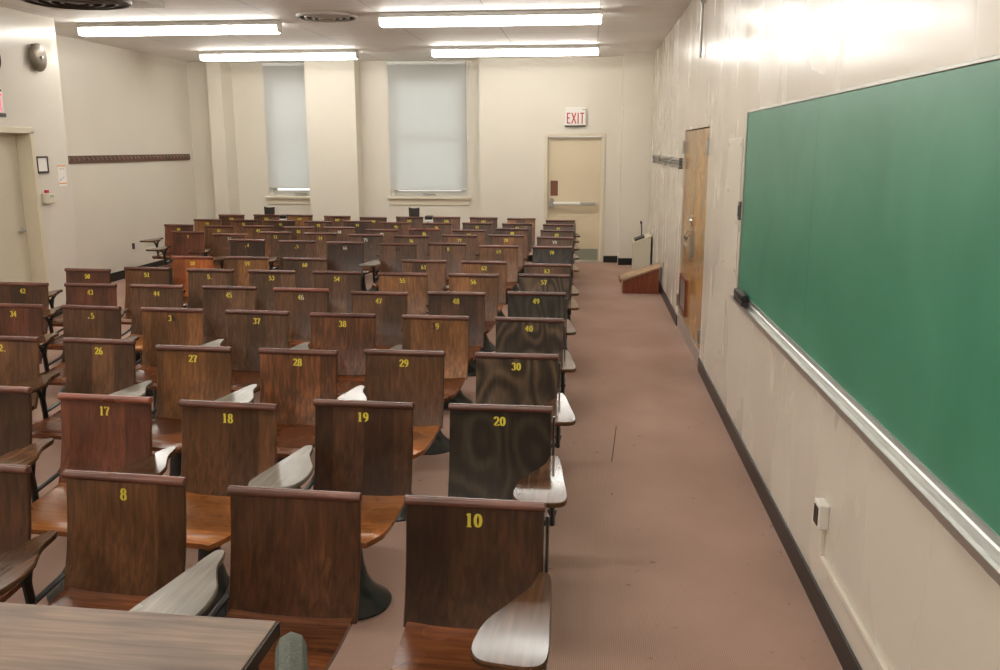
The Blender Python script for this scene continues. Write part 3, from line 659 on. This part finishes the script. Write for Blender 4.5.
# ------------------------------------------------------------------ the numbered lecture chairs
SEATS = [(7, -3.196, 2.8, -0.01),
         (8, -2.591, 2.746, -0.0241),
         (9, -1.957, 2.661, -0.0027),
         (10, -1.354, 2.64, 0.0121),
         (16, -3.838, 3.79, 0),
         (17, -3.188, 3.684, -0.0208),
         (18, -2.582, 3.629, -0.0239),
         (19, -1.988, 3.703, 0.0064),
         (20, -1.375, 3.699, 0.0375),
         (25, -4.488, 4.86, 0),
         (26, -3.871, 4.84, -0.0224),
         (27, -3.231, 4.705, 0.0002),
         (28, -2.609, 4.677, -0.0108),
         (29, -2.011, 4.711, 0.0104),
         (30, -1.382, 4.692, 0.0247),
         (34, -5.137, 5.92, 0),
         (35, -4.533, 5.899, -0.0152),
         (36, -3.912, 5.863, 0.0135),
         (37, -3.277, 5.82, 0.0011),
         (38, -2.657, 5.777, 0.0175),
         (39, -2.014, 5.754, 0.0072),
         (40, -1.381, 5.733, 0.0011),
         (42, -5.72, 6.91, 0),
         (43, -5.115, 6.897, 0.0143),
         (44, -4.533, 6.885, 0.0147),
         (45, -3.907, 6.867, 0.0064),
         (46, -3.288, 6.816, 0.0134),
         (47, -2.624, 6.703, 0.0085),
         (48, -2.019, 6.744, 0.0047),
         (49, -1.396, 6.799, 0.0008),
         (50, -5.623, 7.778, -0.0104),
         (51, -5.157, 7.926, 0.0032),
         (52, -4.498, 7.859, -0.0088),
         (53, -3.894, 7.826, 0.0027),
         (54, -3.28, 7.826, 0.0072),
         (55, -2.659, 7.774, 0.0081),
         (56, -2.014, 7.763, 0.0014),
         (57, -1.385, 7.792, -0.0021),
         (58, -5.094, 8.793, -0.0128),
         (59, -4.509, 8.805, -0.0032),
         (60, -3.881, 8.761, -0.0024),
         (61, -2.636, 8.696, 0.0002),
         (62, -2.024, 8.668, 0.0004),
         (63, -1.391, 8.52, -0.0025),
         (64, -5.179, 10.515, 0.0059),
         (65, -4.52, 10.422, -0.001),
         (66, -3.893, 10.334, 0.0021),
         (67, -3.228, 10.233, -0.0059),
         (68, -2.654, 10.307, -0.0004),
         (69, -2.02, 10.098, -0.0017),
         (70, -1.408, 10.069, -0.001),
         (71, -6.377, 11.476, -0.0078),
         (72, -5.666, 11.226, -0.0028),
         (73, -5.189, 11.526, 0.0001),
         (74, -4.533, 11.436, 0.0019),
         (75, -3.881, 11.282, -0.0033),
         (76, -3.258, 11.185, -0.0024),
         (77, -2.65, 11.314, -0.0005),
         (78, -2.054, 11.369, 0.0015),
         (79, -1.419, 11.16, -0.001),
         (80, -7.001, 12.523, -0.0107),
         (81, -6.317, 12.364, -0.0015),
         (82, -5.759, 12.437, -0.0059),
         (83, -5.117, 12.313, -0.0072),
         (84, -4.52, 12.319, -0.0013),
         (85, -3.833, 12.023, -0.0039),
         (86, -3.263, 12.139, 0.0001),
         (87, -2.626, 12.026, -0.0053),
         (88, -2.053, 12.313, -0.0015),
         (89, -1.426, 12.117, -0.0019),
         (90, -6.987, 13.495, 0.0075),
         (91, -6.38, 13.46, 0),
         (92, -5.776, 13.441, 0.0065),
         (93, -5.132, 13.316, 0.001),
         (94, -4.546, 13.409, -0.0009),
         (95, -3.89, 13.185, 0.0045),
         (96, -3.254, 13.102, -0.0031),
         (97, -2.659, 13.211, -0.0006),
         (98, -2.05, 13.133, -0.0025),
         (99, -1.437, 13.044, -0.0009),
         (100, -6.995, 14.474, -0.0016),
         (101, -6.406, 14.53, 0.0004),
         (102, -5.838, 14.546, 0.0029),
         (103, -5.14, 14.368, -0.0034),
         (104, -4.48, 14.149, -0.0043),
         (105, -3.906, 14.28, 0.0015),
         (106, -3.299, 14.305, -0.0019),
         (107, -2.686, 14.25, -0.0018),
         (108, -2.064, 14.12, -0.0015),
         (109, -1.434, 13.813, -0.0021)]
PHI = -.0457

def rail_bm():
    bm = new_bm(); n = 14
    pr = [(math.cos(2*PI*k/n)*.0185, math.sin(2*PI*k/n)*.0165) for k in range(n)]
    xs = [(-.229, .80), (-.226, 1), (-.1, 1), (.1, 1), (.226, 1), (.229, .80)]
    rings = [[bm.verts.new((x, p[0]*s+.003, .8235+p[1]*s)) for p in pr] for x, s in xs]
    for a, c in zip(rings, rings[1:]):
        for k in range(n): bm.faces.new((a[k], a[(k+1) % n], c[(k+1) % n], c[k]))
    bm.faces.new(rings[0]); bm.faces.new(rings[-1])
    return bm
BACK = [(.822, .000), (.76, -.007), (.70, -.014), (.62, -.026), (.55, -.041), (.49, -.058), (.445, -.073), (.418, -.083)]   # (z, y) of the front face
def back_bm():
    bm = new_bm(); th = .017; xs = [-.225, -.221, -.1, 0, .1, .221, .225]
    F = [[bm.verts.new((x, y+(.005 if abs(x) > .223 else 0), z)) for x in xs] for z, y in BACK]
    Bk = [[bm.verts.new((x, y+th-(.004 if abs(x) > .223 else 0), z)) for x in xs] for z, y in BACK]
    nx, nz = len(xs), len(BACK)
    for i in range(nz-1):
        for j in range(nx-1):
            bm.faces.new((F[i][j], F[i][j+1], F[i+1][j+1], F[i+1][j])); bm.faces.new((Bk[i][j], Bk[i+1][j], Bk[i+1][j+1], Bk[i][j+1]))
        for j in (0, nx-1): bm.faces.new((F[i][j], F[i+1][j], Bk[i+1][j], Bk[i][j]))
    for i in (0, nz-1):
        for j in range(nx-1): bm.faces.new((F[i][j], F[i][j+1], Bk[i][j+1], Bk[i][j]))
    return bm
def seat_bm():
    bm = new_bm(); ny, nx = 12, 10; top = []; bot = []
    for i in range(ny+1):
        v = i/ny; y = -.072-.448*v
        w = .212-.010*v
        if v > .80: w -= .055*((v-.80)/.20)**2.2
        z0 = .428-.014*math.sin(PI*min(1, v*1.15))+(-.014*((v-.86)/.14)**2 if v > .86 else 0)
        ra, rb = [], []
        for j in range(nx+1):
            u = -1+2*j/nx; x = w*u
            z = z0+.014*abs(u)**4*(1-v) - (.006 if abs(u) > .99 else 0)
            ra.append(bm.verts.new((x, y, z))); rb.append(bm.verts.new((x*.985, y+.006*(1 if i == ny else 0), z-.024)))
        top.append(ra); bot.append(rb)
    for i in range(ny):
        for j in range(nx):
            bm.faces.new((top[i][j], top[i][j+1], top[i+1][j+1], top[i+1][j])); bm.faces.new((bot[i][j], bot[i+1][j], bot[i+1][j+1], bot[i][j+1]))
        for j in (0, nx): bm.faces.new((top[i][j], top[i+1][j], bot[i+1][j], bot[i][j]))
    for i in (0, ny):
        for j in range(nx): bm.faces.new((top[i][j], top[i][j+1], bot[i][j+1], bot[i][j]))
    return bm
def pedestal_bm():
    bm = new_bm()
    lathe(bm, [(.165, 0), (.168, .010), (.150, .026), (.118, .05), (.088, .085), (.066, .13), (.053, .19), (.046, .27), (.044, .36), (.058, .372), (.06, .40)], (0, -.25, 0), 28)
    return bm
TAB_A = [(-.236, -.085), (-.207, -.095), (-.186, -.19), (-.152, -.265), (-.118, -.335), (-.104, -.43), (-.112, -.52), (-.150, -.574), (-.205, -.583), (-.262, -.586), (-.300, -.572), (-.314, -.525), (-.300, -.42), (-.282, -.31), (-.262, -.2), (-.248, -.12)]
TAB_B = [(.222, -.10), (.250, -.105), (.262, -.16), (.272, -.29), (.280, -.42), (.284, -.55), (.272, -.605), (.235, -.622), (.170, -.618), (.110, -.606), (.080, -.565), (.078, -.50), (.095, -.405), (.150, -.295), (.197, -.205), (.214, -.14)]
def turned(deg):
    _c, _s = math.cos(math.radians(deg)), math.sin(math.radians(deg))
    return [(.24+(x-.24)*_c-(y+.1)*_s+.006, -.1+(x-.24)*_s+(y+.1)*_c) for x, y in TAB_B]
TAB_C, TAB_D = turned(7), turned(3)
def tablet_bm(o):
    bm = new_bm(); prism(bm, catmull(o, True, 4), .632, .652, .005); return bm
def arm_bm(s):
    bm = new_bm(); X = s*.242
    tube(bm, [(0, -.25, .385), (s*.10, -.245, .385), (s*.19, -.225, .388), (X, -.21, .40), (X, -.215, .45)], .022, .012, 8)
    tube(bm, [(X, -.21, .385), (X, -.215, .46), (X, -.225, .54)], .020, .013, 8, up=(1, 0, 0))
    tube(bm, [(X, -.222, .52), (X, -.25, .575), (X-s*.01, -.31, .610), (X-s*.02, -.40, .627), (X-s*.03, -.47, .628)], .016, .013, 8)
    tube(bm, [(X, -.222, .52), (X, -.205, .58), (X, -.165, .609), (X, -.12, .625)], .016, .013, 8)
    tube(bm, [(X, -.205, .44), (X, -.13, .45), (X-s*.012, -.055, .47), (X-s*.03, -.025, .52), (X-s*.045, .004, .60), (X-s*.045, .012, .66)], .013, .009, 8)
    if s > 0: tube(bm, [(X-.007, -.04, .56), (X-.007, -.004, .66), (X-.007, .010, .74), (X-.007, .012, .79)], .006, .010, 8)
    return bm
def bracket_bm():
    bm = new_bm()
    for x in (-.12, .12):
        tube(bm, [(x*.4, -.24, .388), (x, -.12, .39), (x, -.05, .41), (x, -.018, .50), (x, .003, .62), (x, .014, .70)], .018, .008, 8)
    return bm

# serif numerals drawn as pen strokes: thick uprights, thin horizontals (unit height, width about .55)
def arc(cx, cy, rx, ry, a0, a1, n=14):
    return [(cx+rx*math.cos(math.radians(a0+(a1-a0)*k/n)), cy+ry*math.sin(math.radians(a0+(a1-a0)*k/n))) for k in range(n+1)]
GL = {
 '0': [arc(.28, .5, .20, .45, 90, 450, 26)],
 '1': [[(.30, .0), (.30, 1.0)], [(.12, .03), (.48, .03)], [(.12, .86), (.30, .96)]],
 '2': [arc(.27, .70, .20, .26, 170, -35, 14)+[(.20, .26), (.06, .07)], [(.06, .06), (.50, .06)], [(.50, .03), (.53, .20)]],
 '3': [arc(.25, .73, .18, .23, 160, -80, 14), arc(.25, .27, .21, .24, 85, -160, 14)],
 '4': [[(.40, 0), (.40, 1.0)], [(.40, .97), (.04, .30)], [(.03, .30), (.56, .30)], [(.28, .03), (.52, .03)]],
 '5': [[(.12, .95), (.48, .95)], [(.13, .97), (.10, .55)], arc(.25, .32, .22, .28, 120, -155, 16)],
 '6': [arc(.46, .50, .36, .46, 100, 190, 10), arc(.28, .29, .19, .26, 0, 360, 20)],
 '7': [[(.06, .94), (.52, .94)], [(.52, .92), (.30, .45), (.24, 0)], [(.06, .97), (.05, .78)]],
 '8': [arc(.28, .74, .17, .22, 0, 360, 20), arc(.28, .27, .20, .25, 0, 360, 20)],
 '9': [arc(.28, .70, .19, .27, 0, 360, 20), arc(.10, .50, .37, .46, 10, -80, 10)],
 '.': [[(.15, .0), (.30, .04)], [(.12, .06), (.34, .08)]],
 ',': [[(.05, .08), (.30, .22)], [(.10, .0), (.34, .05)]],
}
def number_bm(txt, mis, h=.056):
    bm = new_bm(); wid = [.66*h]*len(txt); total = sum(wid); x = -total/2
    z0 = .7465; sl = (-.014-(-.007))/(.70-.76)     # dy/dz of the panel there
    for ci, (ch, mi) in enumerate(zip(txt, mis)):
        for st in GL[ch]:
            n = len(st); prev = None
            for k, p in enumerate(st):
                a = st[max(0, k-1)]; b = st[min(n-1, k+1)]
                tx, tz = b[0]-a[0], b[1]-a[1]; L = math.hypot(tx, tz) or 1; tx /= L; tz /= L
                w = (.042+.075*abs(tz)**1.5)
                q = []
                for s in (1, -1):
                    px, pz = p[0]+s*w*tz, p[1]-s*w*tx
                    zz = z0+pz*h
                    q.append(bm.verts.new((x+px*h*1.0, -.007+(zz-.76)*sl-.0016-ci*.00002, zz)))
                if prev:
                    f = bm.faces.new((prev[0], prev[1], q[1], q[0])); f.material_index = mi
                prev = q
        x += wid[ci]
    return bm

BASE = {'rail': rail_bm, 'back': back_bm, 'seat': seat_bm, 'ped': pedestal_bm, 'ta': lambda: tablet_bm(TAB_A), 'tb': lambda: tablet_bm(TAB_B), 'tc': lambda: tablet_bm(TAB_C), 'td': lambda: tablet_bm(TAB_D), 'aa': lambda: arm_bm(-1), 'ab': lambda: arm_bm(1), 'br': bracket_bm}
MESH = {}
def shared(key, m):
    k = (key, m.name)
    if k not in MESH:
        bm = BASE[key](); me = bpy.data.meshes.new('chair_'+key)
        bmesh.ops.recalc_face_normals(bm, faces=bm.faces); bm.to_mesh(me); bm.free(); me.materials.append(m)
        for p in me.polygons: p.use_smooth = True
        try: me.set_sharp_from_angle(angle=math.radians(38))
        except Exception: pass
        MESH[k] = me
    return MESH[k]
def child(name, me, parent):
    o = bpy.data.objects.new(name, me); COL.objects.link(o); o.parent = parent; return o

AISLE = {10, 20, 30, 40, 49, 57, 63, 70, 79, 89, 99, 109}
TONE = {8: 'brown', 9: 'dark', 10: 'dark', 7: 'dark', 16: 'dark', 17: 'redwood', 18: 'brown', 19: 'dark', 20: 'wavydark', 25: 'brown', 26: 'brown', 27: 'golden', 28: 'mixed', 29: 'brown', 30: 'wavy',
        34: 'redwood', 35: 'brown', 36: 'golden', 37: 'grey', 38: 'mixed', 39: 'golden', 40: 'wavy', 42: 'dark', 43: 'redwood', 44: 'grey', 45: 'grey', 46: 'brown', 47: 'brown', 48: 'dark', 49: 'wavydark',
        50: 'redwood', 51: 'brown', 52: 'grey', 53: 'grey', 54: 'brown', 55: 'golden', 56: 'golden', 57: 'wavy', 58: 'orange', 59: 'golden', 60: 'grey', 61: 'brown', 62: 'golden', 63: 'grey', 64: 'dark', 65: 'grey', 66: 'dark',
        67: 'brown', 68: 'brown', 69: 'golden', 70: 'wavydark', 71: 'redwood', 72: 'brown', 73: 'brown', 74: 'brown', 75: 'grey', 76: 'brown', 77: 'golden', 78: 'golden', 79: 'grey', 80: 'redwood', 86: 'mixed', 100: 'redwood'}
SHADE = {'dark': 'dark brown', 'brown': 'brown', 'golden': 'golden brown', 'mixed': 'two-toned brown', 'redwood': 'reddish brown', 'orange': 'bright orange', 'grey': 'greyish brown', 'wavy': 'wavy-grained brown', 'wavydark': 'dark wavy-grained'}
# how each number reads today: text and a paint per numeral (y yellow, w silver, d dark ghost)
READ = {7: None, 9: None, 16: None, 25: ('2.', 'yy'), 34: ('34', 'yy'), 35: (',5', 'yy'), 36: ('36', 'yd'), 39: ('39', 'dy'), 46: ('46', 'yw'), 52: ('5.', 'yy'), 64: (',4', 'yy'), 65: (',5', 'yy'), 66: ('66', 'ww'), 67: ('67', 'dd'), 68: ('68', 'dy'),
        71: ('7', 'y'), 72: ('72', 'ww'), 75: ('75', 'ww'), 79: ('79', 'ww'), 84: ('84', 'ww'), 85: ('85', 'ww'), 108: None, 109: None}
SPECIAL = {7: 'dark brown lecture chair beside chair 8, its edge cut off by the photo frame',
           9: 'dark brown lecture chair with no number between chairs 8 and 10',
           16: 'dark brown lecture chair beside chair 17, its edge cut off by the photo frame',
           25: 'brown lecture chair beside chair 26 whose worn number shows only a 2',
           35: 'brown lecture chair with a half-worn 35 between chairs 34 and 36',
           36: 'golden brown lecture chair numbered 36, its 6 faded to dark',
           39: 'golden brown lecture chair numbered 39, its 3 faded to dark',
           46: 'brown lecture chair numbered 46 with a silver 6',
           52: 'greyish brown lecture chair with a 5 and a worn-off digit between 51 and 53',
           64: 'dark brown lecture chair with a half-worn 64 beside chair 65',
           65: 'greyish brown lecture chair with a half-worn 65 between chairs 64 and 66',
           66: 'dark brown lecture chair numbered 66 in silver',
           67: 'brown lecture chair whose number 67 has worn to a dark ghost',
           68: 'brown lecture chair numbered 68, its 6 faded to dark',
           71: 'reddish brown lecture chair with a lone 7 left of its number 71, beside chair 72'.replace(' left of', ' remaining from'),
           108: 'brown lecture chair with a blank worn back beside chair 107 in the last row',
           109: 'blank lecture chair at the aisle end of the last row before the exit door'}
MI = {'y': 0, 'w': 1, 'd': 2}
rnd = random.Random(3)
for n, x, y, a in SEATS:
    x += {50: -.03, 72: -.03, 51: .01, 73: .01}.get(n, 0)
    tone = TONE.get(n) or ('grey' if n in AISLE else rnd.choice(['dark', 'brown', 'brown', 'mixed', 'brown', 'golden']))
    side = 'b' if n in AISLE else 'a'
    if n in SPECIAL: lab = SPECIAL[n]
    else:
        lab = '%s wooden lecture chair numbered %d in yellow%s' % (SHADE[tone] if n in TONE and n < 72 else 'brown', n, ', on the aisle' if n in AISLE else '')
        if n in READ: lab = lab.replace('in yellow', 'in pale silver')
    t = thing('lecture_chair', lab, 'chair', (x, y, 0), PHI+a, 'numbered wooden lecture chairs')
    bk = child('backrest', shared('back', M[tone]), t)
    rl = child('top_rail', shared('rail', M['railred'] if n in (17, 46, 86, 58) else M['rail']), bk)
    child('seat', shared('seat', M['seat_orange'] if n in (17, 18, 19, 29, 44, 62) else M['seat']), t)
    child('pedestal', shared('ped', M['iron_base']), t)
    child('back_bracket', shared('br', M['iron']), t)
    if n in (51, 73): side = None
    if side: child('writing_tablet', shared('t'+('d' if n == 20 else 'c' if side == 'b' and n > 10 else side), M['tablet_grey'] if n in (9, 19, 27, 28, 37, 60, 67) else M['tablet']), t)
    if side: child('arm_bracket', shared('a'+side, M['iron']), t)
    rd = READ.get(n, (str(n), 'y'*len(str(n))))
    if rd:
        bm = number_bm(rd[0], [MI[c] for c in rd[1]], .045 if n == 10 else .041)
        obj('seat_number', bm, [M['yellow'], M['pale'], M['inkdark']], bk, label='yellow painted number' if 'y' in rd[1] else ('silver painted number' if 'w' in rd[1] else 'dark worn number'))

# ------------------------------------------------------------------ small marks
bm = new_bm(); tube(bm, [(-.78, 6.05, .004), (-.80, 5.75, .005), (-.83, 5.33, .004)], .0035, .003, 6); tag(obj('cord_scrap', bm, M['thread']), 'thin dark thread lying on the carpet in the aisle', 'thread')

# ------------------------------------------------------------------ world, camera, colour
w = bpy.data.worlds.new('daylight'); S.world = w; w.use_nodes = True
bg = w.node_tree.nodes['Background']; bg.inputs[0].default_value = (1.0, .99, .97, 1); bg.inputs[1].default_value = .9

cam = bpy.data.cameras.new('camera'); co = bpy.data.objects.new('camera', cam); COL.objects.link(co)
cam.sensor_fit = 'HORIZONTAL'; cam.sensor_width = 36.0; cam.lens = 883.04*36.0/1000.0; cam.clip_start = .02
yaw, pit, rol = math.radians(5.6606), math.radians(11.9975), math.radians(-.0683)
fw = Vector((-math.sin(yaw)*math.cos(pit), math.cos(yaw)*math.cos(pit), -math.sin(pit)))
r0 = Vector((math.cos(yaw), math.sin(yaw), 0)); u0 = r0.cross(fw)
r = r0*math.cos(rol)+u0*math.sin(rol); u = -r0*math.sin(rol)+u0*math.cos(rol)
co.matrix_world = Matrix(((r.x, u.x, -fw.x, -1.0089), (r.y, u.y, -fw.y, 0), (r.z, u.z, -fw.z, 1.9425), (0, 0, 0, 1)))
S.camera = co
v = S.view_settings; v.view_transform = 'Standard'; v.look = 'None'; v.gamma = 1; v.use_curve_mapping = False; v.exposure = .40
S.cycles.max_bounces = 7; S.cycles.diffuse_bounces = 5; S.cycles.glossy_bounces = 3; S.cycles.transmission_bounces = 4
S.cycles.sample_clamp_indirect = 8; S.cycles.use_denoising = True
